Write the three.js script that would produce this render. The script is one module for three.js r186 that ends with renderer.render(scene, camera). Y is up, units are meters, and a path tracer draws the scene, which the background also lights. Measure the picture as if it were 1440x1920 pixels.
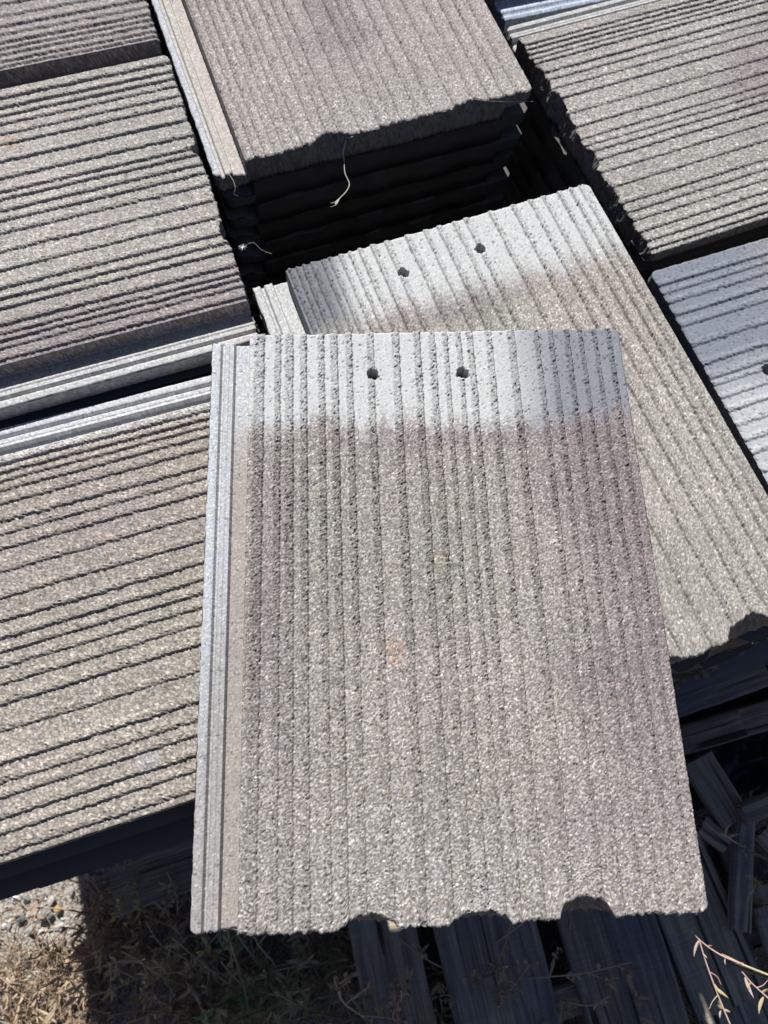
import * as THREE from 'three';
import { mergeGeometries } from 'three/addons/utils/BufferGeometryUtils.js';

// ---------- camera, sky, sun, exposure ----------
const scene = new THREE.Scene();
const CAM_Y = 1.22;                                   // phone held above the stack
const camera = new THREE.PerspectiveCamera(71.65, 0.75, 0.02, 3000);
{
  const m = new THREE.Matrix4().set(
    0.99338, -0.11485, 0, 0,
    0.03686, 0.31886, 0.94709, CAM_Y,
    -0.10877, -0.94082, 0.32098, 0,
    0, 0, 0, 1);
  m.decompose(camera.position, camera.quaternion, camera.scale);
  camera.scale.set(1, 1, 1);
  camera.focus = 0.55; camera.userData.fStop = 9.5;
}
scene.add(camera);
const SUN = new THREE.Vector3(-0.238, 0.708, -0.665).normalize();
{ // clear deep-blue sky, paler towards the horizon
  const w = 128, h = 64, d = new Float32Array(w * h * 4);
  for (let y = 0; y < h; y++) for (let x = 0; x < w; x++) {
    const el = Math.max(0, ((y + 0.5) / h - 0.5) * Math.PI), k = Math.exp(-el * 2.6), i = (y * w + x) * 4;
    d[i] = 0.036 + 0.085 * k; d[i + 1] = 0.056 + 0.092 * k; d[i + 2] = 0.115 + 0.085 * k; d[i + 3] = 1;
  }
  const t = new THREE.DataTexture(d, w, h, THREE.RGBAFormat, THREE.FloatType);
  t.mapping = THREE.EquirectangularReflectionMapping; t.magFilter = THREE.LinearFilter; t.needsUpdate = true;
  scene.background = t; scene.environment = t;
}
const sun = new THREE.DirectionalLight(new THREE.Color(1, 0.97, 0.93), 5);
sun.position.copy(SUN).multiplyScalar(4); sun.castShadow = true;
sun.shadow.mapSize.set(4096, 4096);
Object.assign(sun.shadow.camera, { left: -1.6, right: 1.6, top: 1.6, bottom: -1.6, near: 0.5, far: 9 });
scene.add(sun, sun.target);
const renderer = new THREE.WebGLRenderer({ antialias: true });
renderer.toneMapping = THREE.LinearToneMapping;
renderer.toneMappingExposure = 1.46;
renderer.shadowMap.enabled = true;

// ---------- helpers ----------
function rng(seed) { let a = seed >>> 0; return () => { a = (a + 0x6D2B79F5) | 0; let t = Math.imul(a ^ (a >>> 15), 1 | a); t = (t + Math.imul(t ^ (t >>> 7), 61 | t)) ^ t; return ((t ^ (t >>> 14)) >>> 0) / 4294967296; }; }
function hash(x, y, s) { let h = Math.imul(x | 0, 374761393) ^ Math.imul(y | 0, 668265263) ^ Math.imul(s | 0, 1274126177); h = Math.imul(h ^ (h >>> 13), 1274126177); h ^= h >>> 16; h = Math.imul(h, 2246822519); return ((h ^ (h >>> 15)) >>> 0) / 4294967296; }
function vnoise(x, y, s) {
  const xi = Math.floor(x), yi = Math.floor(y); let fx = x - xi, fy = y - yi; fx = fx * fx * (3 - 2 * fx); fy = fy * fy * (3 - 2 * fy);
  const a = hash(xi, yi, s), b = hash(xi + 1, yi, s), c = hash(xi, yi + 1, s), d = hash(xi + 1, yi + 1, s);
  return a + (b - a) * fx + (c - a) * fy + (a - b - c + d) * fx * fy;
}
const fbm = (x, y, s) => (vnoise(x, y, s) + 0.5 * vnoise(x * 2.03, y * 2.03, s + 7) + 0.25 * vnoise(x * 4.1, y * 4.1, s + 13)) / 1.75;
const clamp = (x, a = 0, b = 1) => Math.min(b, Math.max(a, x));
const sstep = (a, b, x) => { const t = clamp((x - a) / (b - a)); return t * t * (3 - 2 * t); };
const mix = (a, b, t) => a + (b - a) * t;
const used = {};
function numbered(n) { used[n] = (used[n] ?? -1) + 1; return used[n] ? n + '_' + String(used[n]).padStart(3, '0') : n; }
function tag(o, label, category, group, kind) { if (label) o.userData.label = label; if (category) o.userData.category = category; if (group) o.userData.group = group; o.userData.kind = kind ?? 'thing'; return o; }
function mesh(name, geo, mat, parent = scene) { const m = new THREE.Mesh(geo, mat); m.name = parent === scene ? numbered(name) : name; m.castShadow = m.receiveShadow = true; parent.add(m); return m; }
function group(name, pos = [0, 0, 0]) { const g = new THREE.Group(); g.name = numbered(name); g.position.set(...pos); scene.add(g); return g; }
// a cell of grit: how far inside a grain a point lies, and which grain
const GR = { h: 0, id: 0, d: 0 };
function grit(x, y, g, seed) {
  const cx = Math.floor(x / g), cy = Math.floor(y / g); let best = -9, id = 0;
  for (let j = -1; j <= 1; j++) for (let i = -1; i <= 1; i++) {
    const X = cx + i, Y = cy + j, r = 0.42 + 0.34 * hash(X, Y, seed + 3);
    const dx = (X + hash(X, Y, seed)) - x / g, dy = (Y + hash(X, Y, seed + 1)) - y / g;
    const k = 1 - (dx * dx + dy * dy) / (r * r);
    if (k > best) { best = k; id = hash(X, Y, seed + 2); }
  }
  GR.h = best > 0 ? Math.sqrt(best) : Math.max(best, -1) * 0.35; GR.id = id; GR.d = best; return GR;
}

// ---------- the concrete roof tile ----------
const W = 0.330, LEN = 0.4247, S = 0.032, T = 0.0275, LIP = 0.0125;
function underlap(u) {           // the lower interlocking strip: ridge, groove, ridge, channel
  const a = u * 1000;
  if (a < 7.4) return -0.0108 - 0.0006 * sstep(5.5, 7.4, a);
  if (a < 10.6) return -0.0150;
  if (a < 14.6) return -0.0112;
  if (a < 15.4) return -0.0121;
  if (a < 18.6) return -0.0110;
  return -0.0156;
}
/* o: nu, nv, fine [v0,v1] where the mesh is dense, beads [[u0,u1,height]...] in mm, seed, flat, rough (grit heights), body/coat colour functions, holes, bites, edge */
function tileData(o) {
  const R = o.seed, us = [], vs = [], simple = !!o.simple;
  const nS = Math.max(4, Math.round(o.nu * S / W));
  for (let i = 0; i <= nS; i++) us.push(S * i / nS - (i === nS ? 0.0003 : 0));
  const wall = {}; if (!simple) for (let k = 1; k <= 4; k++) { wall[us.length] = k / 5; us.push(S - 0.0003 + 0.00005 * k); }
  const nB = o.nu - nS;
  for (let i = 0; i <= nB; i++) us.push(S + (W - S) * i / nB);
  const [f0, f1] = o.fine ?? [0, LEN], dv = (f1 - f0) / o.nv;
  if (f0 > 0.001) for (let v = 0; v < f0 - 0.004; v += 0.007) vs.push(v);
  for (let j = 0; j <= o.nv; j++) vs.push(f0 + dv * j);
  if (f1 < LEN - 0.001) { const n = Math.ceil((LEN - f1) / 0.007); for (let j = 1; j <= n; j++) vs.push(f1 + (LEN - f1) * j / n); }
  const NU = us.length, NV = vs.length;
  const P = [], C = [], I = [], IU = [];
  const bites = o.bites ?? [], holes = o.holes ?? [], beads = o.beads ?? [];
  const noseCut = (u, y) => {                    // how far the worn nose is set back
    let b = (simple ? 0.006 : (o.edge ?? 0.0025)) * (fbm(u * 70, 3 + y * 60, R + 50) - 0.25) + (simple ? 0 : 0.0026 * (fbm(u * 380, y * 380, R + 51) - 0.5));
    if (o.crumble) b += o.crumble * (0.6 * fbm(u * 95, y * 70, R + 53) + 0.5 * Math.max(0, vnoise(u * 190, y * 130, R + 54) - 0.4)) * sstep(0.045, 0.075, u) * mix(0.35, 1, sstep(-T, -0.004, y));
    for (const [c, w, d] of bites) { const x = (u - c) / w + (simple ? 0 : 0.22 * (vnoise(u * 160, y * 100, R + 58) - 0.5)); if (Math.abs(x) < 1) b += d * (1 - x * x) ** 0.75 * (0.8 + 0.4 * fbm(u * 90, y * 90 + c * 50, R + 57)) * sstep(-T * 0.95, -0.002, y); }
    const rc = 0.0055; for (const e of [u, W - u]) if (e < rc) b += rc - Math.sqrt(Math.max(0, rc * rc - (rc - e) * (rc - e)));
    return b;
  };
  const headCut = (u, y) => { const rc = 0.006; let b = simple ? 0 : 0.0012 * (fbm(u * 260, y * 300, R + 60) - 0.4); const e = W - u; if (e < rc) b += rc - Math.sqrt(Math.max(0, rc * rc - (rc - e) * (rc - e))); return b; };
  const place = (u, v, y) => {                   // squeeze v so that both ends follow their worn outlines
    const t = v / LEN, a = headCut(u, y) * sstep(0.05, 0, t), b = noseCut(u, y) * sstep(0.90, 1, t);
    return v + a - b;
  };
  // bead lookup table across the tile
  const surf = (u, v, out) => {
    let y, inBead = 0, groove = 0;
    if (u < S - 0.0001) { y = underlap(u); }
    else {
      y = 0; const wob = simple ? 0 : 0.0005 * (vnoise(v * 40, u * 60, R + 5) - 0.5), rag = simple ? 0 : 0.0008 * (vnoise(v * 420, u * 300, R + 8) - 0.5);
      for (const [a, b, h, st] of beads) {       // a rough bead: an easy rise on one flank, a sharp drop on the other (st)
        const c = (a + b) / 2, hw = (b - a) / 2, x = st * (u - c + wob) + rag * (vnoise(v * 15, c * 900, R + 4) > 0.25 ? 1 : 2.2);
        if (x > -hw - 0.0008 && x < hw + 0.0012) { const k = sstep(-hw - 0.0008, hw * 0.35, x) * (1 - sstep(hw - 0.00025, hw + 0.00045, x)); y = Math.max(y, h * k * (o.fadeBead ? mix(1, o.fadeBead, sstep(0.07, 0.36, v)) : 1) * (0.85 + 0.3 * vnoise(v * 40, c * 500, R + 2))); inBead = Math.max(inBead, sstep(0.1, 0.5, k)); if (x > hw) groove = Math.max(groove, 1 - Math.abs(x - hw - 0.0006) / 0.0006); }
      }
      y -= 0.0007 * Math.max(0, groove) * (o.groove ?? 1);
      if (!simple) y += 0.0005 * (fbm(u * 25, v * 25, R + 3) - 0.5);
    }
    out.y = y; out.bead = inBead * (o.fadeBead ? mix(1, o.fadeBead, sstep(0.10, 0.40, v)) : 1);
  };
  const o1 = {};
  const base = [0, 0, 0];
  for (let j = 0; j < NV; j++) for (let i = 0; i < NU; i++) {
    const u = us[i], v0 = vs[j], v = place(u, v0, 0); surf(u, v, o1);
    let y = o1.y, bead = o1.bead, push = 0; const wt = wall[i]; if (wt) { y = mix(-0.0156, 0, wt); bead = 0; } const strip = !wt && u < S - 0.0001;
    const coat = o.coat ? o.coat(u, v) * (1 - 0.3 * bead) : 0;
    o.body(wt ? S : u, v, base);
    const bt = 1 - (o.beadTone ?? 0.08) * bead; base[0] *= bt; base[1] *= bt; base[2] *= bt;
    let r = base[0], g = base[1], b = base[2];
    if (!simple) {
      const gu = wt ? S - 0.0156 * (1 - wt) : u, g1 = grit(gu, v, o.grain ?? 0.0017, R), h1 = g1.h, id1 = g1.id, d1 = g1.d;
      const g2 = grit(gu + 0.3, v + 0.7, (o.grain ?? 0.0017) * 0.62, R + 20), h2 = g2.h, id2 = g2.id;
      const worn = o.worn ? o.worn(u, v) : 0;
      let amp = strip ? 0.00013 : mix(o.flat ?? 0.00018, o.rough ?? 0.0005, Math.max(bead, worn));
      amp *= mix(1, 0.65, coat);
      const bump = amp * (h1 * (0.45 + 0.9 * id1) + 0.55 * h2 * (0.4 + id2) - 0.55); if (wt) push = -1.5 * bump; else y += bump;
      // pits
      const pn = vnoise(u * 620, v * 620, R + 31) * 0.6 + vnoise(u * 1300, v * 1300, R + 32) * 0.4, pt = strip ? 0.74 : mix(mix(o.pit ?? 0.77, 0.73, coat), 0.66, bead);
      const pit = sstep(pt, pt + 0.08, pn);
      if (!wt) y -= pit * (strip ? 0.0003 : mix(0.0007, 0.0010, bead));
      // grain tint: crushed aggregate of several rocks in a brown-grey paste
      let k = 0.52 + 0.96 * id1; const q = (id1 * 57.31) % 1;
      let tr = 1, tg = 1, tb = 1;
      if (h1 > 0) { if (q > 0.955) k *= 1.75; else if (q > 0.86) k *= 1.38; else if (q < 0.07) k *= 0.45; if (q > 0.5 && q < 0.53) { tr = 1.08; tg = 1.0; tb = 0.82; } if (q > 0.6 && q < 0.64) { tr = 0.86; tg = 0.96; tb = 1.1; } }
      else k = 0.55;
      k *= 0.74 + 0.52 * id2;
      const con = strip ? 0.42 : mix(o.contrast ?? 1, 0.22, coat);
      k = Math.max(0.2, mix(1, k, con)) * mix(1, 0.5, pit);
      r *= k * mix(1, tr, con); g *= k * mix(1, tg, con); b *= k * mix(1, tb, con);
    }
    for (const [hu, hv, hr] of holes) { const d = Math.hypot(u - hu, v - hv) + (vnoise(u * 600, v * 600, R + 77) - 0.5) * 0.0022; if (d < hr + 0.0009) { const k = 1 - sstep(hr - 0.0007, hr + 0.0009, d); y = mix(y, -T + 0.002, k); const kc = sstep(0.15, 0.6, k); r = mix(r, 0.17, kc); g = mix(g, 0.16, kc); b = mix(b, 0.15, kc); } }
    // rounded arrises
    const ed = Math.min(u, W - u, v0, LEN - v0);
    if (ed < 0.0016) y -= 0.0011 * (1 - ed / 0.0016) ** 2;
    const nick = simple || (i > 0 && i < NU - 1) ? 0 : (i ? -1 : 1) * 0.0016 * Math.max(0, fbm(v * 160, i, R + 44) - 0.35);
    P.push(u + nick + push, T + y, v); C.push(r, g, b); IU.push(wt ? S : u);
  }
  for (let j = 0; j < NV - 1; j++) for (let i = 0; i < NU - 1; i++) { const a = j * NU + i, b = a + 1, c = a + NU, d = c + 1; I.push(a, c, b, b, c, d); }
  // sides: a loop of columns round the edge, going down
  const loop = [];
  for (let i = 0; i < NU; i++) loop.push([i, 0]);
  for (let j = 1; j < NV; j++) loop.push([NU - 1, j]);
  for (let i = NU - 2; i >= 0; i--) loop.push([i, NV - 1]);
  for (let j = NV - 2; j > 0; j--) loop.push([0, j]);
  const rings = simple ? [[0, 0], [-0.008, 0], [-LIP, 0], [-LIP - 0.0006, 1], [-T, 1]] : [[0, 0], [-0.003, 0], [-0.0065, 0], [-0.010, 0], [-LIP, 0], [-LIP - 0.0006, 1], [-0.017, 1], [-0.022, 1], [-T, 1]];
  const at = P.length / 3, n = loop.length;
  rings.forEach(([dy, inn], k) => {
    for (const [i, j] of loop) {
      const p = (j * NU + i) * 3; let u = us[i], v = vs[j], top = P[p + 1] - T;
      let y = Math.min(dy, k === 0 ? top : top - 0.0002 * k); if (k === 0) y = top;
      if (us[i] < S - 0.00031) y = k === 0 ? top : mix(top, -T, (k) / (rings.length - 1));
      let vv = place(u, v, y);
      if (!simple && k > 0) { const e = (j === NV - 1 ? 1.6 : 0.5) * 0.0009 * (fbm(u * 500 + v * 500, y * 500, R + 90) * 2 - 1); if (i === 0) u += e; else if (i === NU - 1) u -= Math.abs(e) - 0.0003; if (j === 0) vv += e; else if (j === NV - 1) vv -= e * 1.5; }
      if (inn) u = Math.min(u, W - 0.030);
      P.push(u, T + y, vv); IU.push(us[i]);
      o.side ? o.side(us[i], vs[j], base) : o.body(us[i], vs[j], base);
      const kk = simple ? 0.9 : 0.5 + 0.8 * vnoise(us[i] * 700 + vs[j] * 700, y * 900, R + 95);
      const sideTone = j === NV - 1 ? (o.grime ?? 0.5) : 0.85; C.push(base[0] * kk * sideTone, base[1] * kk * sideTone, base[2] * kk * sideTone);  // nose end faces darkened further: shade put into their colour
    }
  });
  for (let k = 0; k < rings.length - 1; k++) for (let m = 0; m < n; m++) { const a = at + k * n + m, b = at + k * n + (m + 1) % n, c = a + n, d = b + n; I.push(a, b, c, b, d, c); }
  const last = at + (rings.length - 1) * n, ctr = P.length / 3;
  P.push(W / 2, 0, LEN / 2); C.push(0.2, 0.19, 0.18); IU.push(W / 2);
  for (let m = 0; m < n; m++) I.push(last + m, last + (m + 1) % n, ctr);
  return { P, C, I, IU };
}
function pack(d, keep) {           // the triangles that KEEP accepts, as a geometry of their own
  const idx = [], map = new Int32Array(d.P.length / 3).fill(-1), P = [], C = [], U = []; let n = 0;
  for (let t = 0; t < d.I.length; t += 3) {
    if (keep && !keep(d.IU[d.I[t]], d.IU[d.I[t + 1]], d.IU[d.I[t + 2]])) continue;
    for (let k = 0; k < 3; k++) { const v = d.I[t + k]; if (map[v] < 0) { map[v] = n++; P.push(d.P[v * 3], d.P[v * 3 + 1], d.P[v * 3 + 2]); C.push(d.C[v * 3], d.C[v * 3 + 1], d.C[v * 3 + 2]); U.push(d.P[v * 3] + d.P[v * 3 + 1], d.P[v * 3 + 2] + d.P[v * 3 + 1]); } idx.push(map[v]); }
  }
  const g = new THREE.BufferGeometry();
  g.setAttribute('position', new THREE.BufferAttribute(new Float32Array(P), 3));
  g.setAttribute('color', new THREE.BufferAttribute(new Float32Array(C), 3));
  g.setAttribute('uv', new THREE.BufferAttribute(new Float32Array(U), 2));
  g.setIndex(idx); g.computeVertexNormals(); return g;
}
const concrete = new THREE.MeshStandardMaterial({ name: 'concrete', vertexColors: true, roughness: 0.93, metalness: 0 });
function buildTile(name, o, pos, rot, label, grp) {
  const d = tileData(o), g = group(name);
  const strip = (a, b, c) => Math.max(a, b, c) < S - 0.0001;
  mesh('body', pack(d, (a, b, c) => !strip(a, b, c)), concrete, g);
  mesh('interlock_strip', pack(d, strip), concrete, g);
  if (typeof rot === 'number') g.rotation.y = rot; else g.quaternion.setFromAxisAngle(new THREE.Vector3(...rot).normalize(), Math.hypot(...rot));
  const up = new THREE.Vector3(0, T, 0).applyQuaternion(g.quaternion);
  g.position.set(pos[0] - up.x, CAM_Y + pos[1] - up.y, pos[2] - up.z);
  tag(g, label, 'roof tile', grp);
  return g;
}
// beads from the positions of their shaded edges: side +1 where the bead lies towards larger u
function beadsFrom(list, side, h, seed) {
  const s = [...list].sort((a, b) => a - b), r = rng(seed), out = [];
  s.forEach((u, i) => { const gap = side > 0 ? (s[i + 1] ?? u + 14) - u : u - (s[i - 1] ?? u - 14); const w = Math.min(6, Math.max(2.6, gap * 0.55)) * (0.85 + 0.3 * r()) / 1000; const e = u / 1000; out.push(side > 0 ? [e, e + w, h * (0.8 + 0.4 * r()), -1] : [e - w, e, h * (0.8 + 0.4 * r()), 1]); });
  return out.filter(([a, b]) => a > S + 0.001 && b < W - 0.0008);
}
const body = (c, seed, extra) => (u, v, out) => {
  const n = fbm(u * 11, v * 11, seed + 200) - 0.5, m = fbm(u * 30 + 5, v * 9, seed + 210) - 0.5;
  let r = c[0] * (1 + 0.30 * n + 0.2 * m), g = c[1] * (1 + 0.22 * n + 0.2 * m), b = c[2] * (1 + 0.26 * n + 0.2 * m);
  out[0] = r; out[1] = g; out[2] = b; if (extra) extra(u, v, out);
};
const to = (out, c, t) => { out[0] = mix(out[0], c[0], t); out[1] = mix(out[1], c[1], t); out[2] = mix(out[2], c[2], t); };
const blob = (u, v, cu, cv, ru, rv) => sstep(1, 0.1, Math.hypot((u - cu) / ru, (v - cv) / rv) + 0.5 * (vnoise(u * 30, v * 30, 400) - 0.5));
const PALE = [0.455, 0.465, 0.468], BLUE = [0.185, 0.20, 0.228], PURPLE = [0.172, 0.136, 0.150], SLATE = [0.125, 0.132, 0.15];
// pale slurry sprayed over the head of a tile; it thins out raggedly
const headCoat = (v0, seed, soft = 0.012) => (u, v) => sstep(v0 + soft, v0 - soft, v + 0.014 * (fbm(u * 24, v * 10, seed) - 0.5) - 0.014 * (vnoise(u * 170, v * 14, seed + 1) - 0.4) + 0.012 * (vnoise(u * 650, v * 650, seed + 2) - 0.5));

const GR_TOP = 'concrete roof tiles lying on top of the stacks';
// the foreground tile
{
  const strips = [[34, 43.5], [51, 56.5], [58.8, 66.3], [70.9, 77], [85.3, 90.8], [94.9, 101.3], [106.9, 112.8], [123.6, 130.1], [143.7, 150.6], [161.2, 167.5], [173.3, 179.5], [185.3, 189.5], [196, 200.6], [204.5, 210.3], [219.6, 225.5], [237.1, 244.1], [259.3, 263.9], [271, 275.6], [283.8, 288.5], [295.6, 299.5], [307.3, 310.8], [317.9, 322.6]];
  const hc = headCoat(0.078, 11);
  buildTile('roof_tile', {
    nu: 500, nv: 640, seed: 11, beadTone: 0.22, groove: 1.3, grain: 0.0011, flat: 0.00014, rough: 0.00078, contrast: 0.98, pit: 0.77, fadeBead: 0.58, edge: 0.0022,
    beads: strips.map(([a, b], i) => [a / 1000, b / 1000, 0.0017 * (0.8 + 0.4 * hash(i, 3, 5)), 1]),
    holes: [[0.129, 0.038, 0.0036], [0.2, 0.0385, 0.0040]], bites: [[0.113, 0.020, 0.008], [0.184, 0.020, 0.0075], [0.252, 0.018, 0.0125]],
    worn: (u, v) => 0.12 + 0.5 * sstep(0.07, 0.38, v) * (0.6 + 0.5 * fbm(u * 20, v * 20, 5)) - 0.12 * sstep(0.08, 0.05, v),
    coat: (u, v) => hc(u, v),
    body: body([0.282, 0.259, 0.242], 11, (u, v, out) => {
      if (u < S) { const y = sstep(0.12, 0.34, v); to(out, [0.42, 0.435, 0.455], mix(0.95, 0.25, y) * (u > 0.019 ? mix(1, 0.15, sstep(0.05, 0.12, v)) : 1)); if (u < 0.0075) to(out, [0.44, 0.47, 0.51], 0.6 * (1 - sstep(0.2, 0.42, v))); if (u > 0.019) to(out, [0.31, 0.27, 0.25], 0.55 * sstep(0.06, 0.12, v)); return; }
      to(out, PURPLE, 0.72 * blob(u, v, 0.310, 0.15, 0.085, 0.17)); to(out, PURPLE, 0.45 * blob(u, v, 0.305, 0.30, 0.07, 0.16)); to(out, PURPLE, 0.3 * blob(u, v, 0.24, 0.37, 0.05, 0.05)); to(out, PURPLE, 0.5 * blob(u, v, 0.20, 0.09, 0.15, 0.018)); to(out, PURPLE, 0.35 * blob(u, v, 0.045, 0.20, 0.03, 0.16));
      to(out, [0.30, 0.285, 0.27], 0.55 * blob(u, v, 0.17, 0.40, 0.2, 0.07));
      const q = hc(u, v); if (q > 0) { const bl = sstep(0.222, 0.290, u + 0.01 * vnoise(v * 60, u * 40, 3)); to(out, [mix(PALE[0], BLUE[0], bl), mix(PALE[1], BLUE[1], bl), mix(PALE[2], BLUE[2], bl)], q * 0.95); }
      to(out, [0.42, 0.22, 0.10], 0.9 * (blob(u, v, 0.137, 0.2545, 0.011, 0.019) - 0.6 * blob(u, v, 0.139, 0.257, 0.007, 0.010)) * vnoise(u * 500, v * 500, 4));
      to(out, [0.38, 0.33, 0.16], 0.4 * blob(u, v, 0.172, 0.190, 0.008, 0.010) * vnoise(u * 500, v * 500, 6));
    }),
  }, [-0.1542, -0.4952, -0.2984], [0.0192, 0.148, 0.0082], 'whole grey roof tile in front with two nail holes, lying loose across the others');
}
// the tile under it
{
  const hc = headCoat(0.072, 22, 0.02);
  buildTile('roof_tile', {
    nu: 420, nv: 450, seed: 22, beadTone: 0.13, groove: 1.4, grain: 0.0013, flat: 0.00015, rough: 0.0006, contrast: 0.8, pit: 0.78, edge: 0.003, fadeBead: 0.8,
    beads: beadsFrom([34.5, 41, 47, 55, 64.6, 71.7, 81.3, 90.1, 99, 111.2, 124.5, 144.4, 162.1, 175.4, 191, 202.2, 226.8, 249.3, 267.3, 280.9, 296.7, 309, 319], 1, 0.0018, 22),
    holes: [[0.129, 0.0375, 0.0036], [0.2035, 0.0365, 0.0036]], bites: [[0.262, 0.021, 0.012], [0.10, 0.02, 0.01], [0.18, 0.02, 0.01]],
    coat: hc,
    body: body([0.30, 0.285, 0.258], 22, (u, v, out) => {
      if (u < S) { to(out, PALE, 0.85); return; }
      to(out, PURPLE, 0.45 * blob(u, v, 0.16, 0.085, 0.16, 0.025)); to(out, [0.31, 0.27, 0.25], 0.5 * blob(u, v, 0.27, 0.15, 0.1, 0.1));
      const q = hc(u, v); if (q > 0) { const dk = sstep(0.098, 0.062, u + 0.012 * vnoise(v * 40, u * 50, 8)); to(out, [mix(PALE[0], SLATE[0] * 1.15, dk), mix(PALE[1], SLATE[1] * 1.15, dk), mix(PALE[2], SLATE[2] * 1.15, dk)], q * 0.93); }
    }),
  }, [-0.1389, -0.5249, -0.3758], 0.471, 'pale-headed roof tile with two nail holes, mostly hidden under the loose front tile');
}
// left column
const L1B = [316.8, 305.1, 295.5, 285.4, 273.1, 260.9, 241.4, 222.2, 207, 198.6, 186.4, 175.5, 162.1, 143.2, 124.1, 105.7, 95.1, 85.5, 69.6, 61.2, 54.5, 47.3, 36.1];
buildTile('roof_tile', {
  nu: 450, nv: 270, fine: [0.17, LEN], seed: 33, groove: 0.25, grain: 0.0013, flat: 0.00017, rough: 0.0009, beadTone: 0.12, contrast: 0.8, edge: 0.004,
  beads: beadsFrom(L1B, 1, 0.0014, 33), bites: [[0.205, 0.008, 0.004], [0.11, 0.012, 0.004]],
  body: body([0.30, 0.282, 0.262], 33, (u, v, out) => { if (u < S) { to(out, PALE, 0.75 - 0.3 * sstep(0.38, 0.42, v)); if (u > 0.019) to(out, SLATE, 0.5); return; } to(out, PURPLE, 0.55 * sstep(0.10, 0.045, u)); to(out, [0.34, 0.2, 0.11], 0.6 * blob(u, v, 0.278, 0.318, 0.006, 0.006)); to(out, [0.4, 0.25, 0.12], 0.45 * blob(u, v, 0.262, 0.262, 0.009, 0.014)); }),
}, [-0.5072, -0.524, -0.1445], 2.01, 'coarse grey roof tile beside the dark gap, its worn nose end facing the gap');
buildTile('roof_tile', {
  nu: 300, nv: 130, fine: [0.27, LEN], seed: 44, groove: 0.25, grain: 0.0013, flat: 0.00017, rough: 0.0009, beadTone: 0.12, contrast: 0.8, edge: 0.004,
  beads: beadsFrom([36, 43, 52, 60, 68, 79, 90, 104, 121, 140, 160, 176, 190, 205, 222, 241, 262, 280, 296, 310, 320], 1, 0.0014, 44),
  body: body([0.285, 0.268, 0.25], 44, (u, v, out) => { if (u < S) to(out, SLATE, 0.6); to(out, PURPLE, 0.35); }),
}, [-0.6544, -0.5364, -0.4504], 2.0002, 'dark grey ridged roof tile at the far corner, back of the left row');
const L2B = [39.3, 46.8, 53.7, 62, 73, 87.8, 98, 109.8, 127.9, 148.1, 165.6, 178.8, 188.8, 199.4, 211.8, 226, 244.7, 266.3, 278.8, 288.4, 301.6, 311.5, 324];
buildTile('roof_tile', {
  nu: 450, nv: 270, fine: [0.0, 0.27], seed: 55, groove: 0.25, grain: 0.0013, flat: 0.00015, rough: 0.0009, beadTone: 0.12, contrast: 0.9, edge: 0.003,
  beads: beadsFrom(L2B, -1, 0.0014, 55),
  body: body([0.285, 0.255, 0.226], 55, (u, v, out) => { if (u < S) { to(out, [0.50, 0.515, 0.54], 0.85); return; } to(out, [0.26, 0.22, 0.21], 0.5 * blob(u, v, 0.11, 0.13, 0.07, 0.15)); to(out, PALE, 0.45 * sstep(0.046, 0.036, u)); to(out, [0.40, 0.41, 0.43], 0.4 * blob(u, v, 0.295, 0.135, 0.012, 0.012)); }),
}, [-0.1417, -0.5373, -0.3014], -1.1545, 'beige grey ridged roof tile on the front left stack, beside the loose tile');
// middle back
buildTile('roof_tile', {
  nu: 440, nv: 260, fine: [0.17, LEN], seed: 66, beadTone: 0.2, groove: 1.5, grain: 0.0014, flat: 0.00025, rough: 0.0006, contrast: 0.8, fadeBead: 0.5, edge: 0.0035,
  beads: beadsFrom([33.5, 42, 51.4, 60.8, 70, 80.8, 88.8, 103.8, 115, 126.4, 146.5, 166.7, 179.4, 189.5, 206.8, 223.6, 245.1, 266.1, 282, 297, 311], 1, 0.0022, 66),
  bites: [[0.117, 0.019, 0.007], [0.262, 0.017, 0.005]], worn: (u, v) => 0.3 + 0.5 * sstep(0.3, 0.42, v),
  body: body([0.295, 0.268, 0.255], 66, (u, v, out) => { if (u < S) { to(out, u > 0.019 ? [0.43, 0.395, 0.37] : u < 0.0075 ? [0.42, 0.45, 0.49] : [0.44, 0.42, 0.39], 0.8); return; } to(out, PURPLE, 0.55 * blob(u, v, 0.17, 0.26, 0.06, 0.12)); to(out, [0.34, 0.32, 0.305], 0.5 * sstep(0.36, 0.42, v)); }),
}, [-0.3826, -0.5314, -0.8777], 0.4547, 'purplish grey roof tile behind the dark gap, its chipped nose over the shaded stack');
// right column
buildTile('roof_tile', {
  nu: 440, nv: 270, fine: [0.13, LEN], seed: 77, groove: 0.25, grain: 0.0015, flat: 0.00022, rough: 0.0005, contrast: 0.9, edge: 0.009,
  beads: beadsFrom([36, 44, 51, 58.2, 64.8, 71.9, 86.9, 97.4, 109.9, 124.3, 145.9, 164.4, 180, 189.6, 198.5, 209.9, 225.4, 245.5, 267, 278.1, 289.1, 302.9, 314.7, 324.2], -1, 0.0013, 77),
  bites: [[0.128, 0.017, 0.007], [0.203, 0.015, 0.003]], crumble: 0.0048,
  body: body([0.285, 0.27, 0.254], 77, (u, v, out) => { if (u < S) { to(out, PALE, 0.7); return; } to(out, PURPLE, 0.6 * blob(u, v, 0.165, 0.17, 0.09, 0.12)); to(out, [0.29, 0.28, 0.255], 0.5 * sstep(0.22, 0.32, u)); }),
}, [0.4451, -0.5536, -0.9642], -1.0861, 'grey ridged roof tile across the gap with a badly crumbled end');
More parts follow.
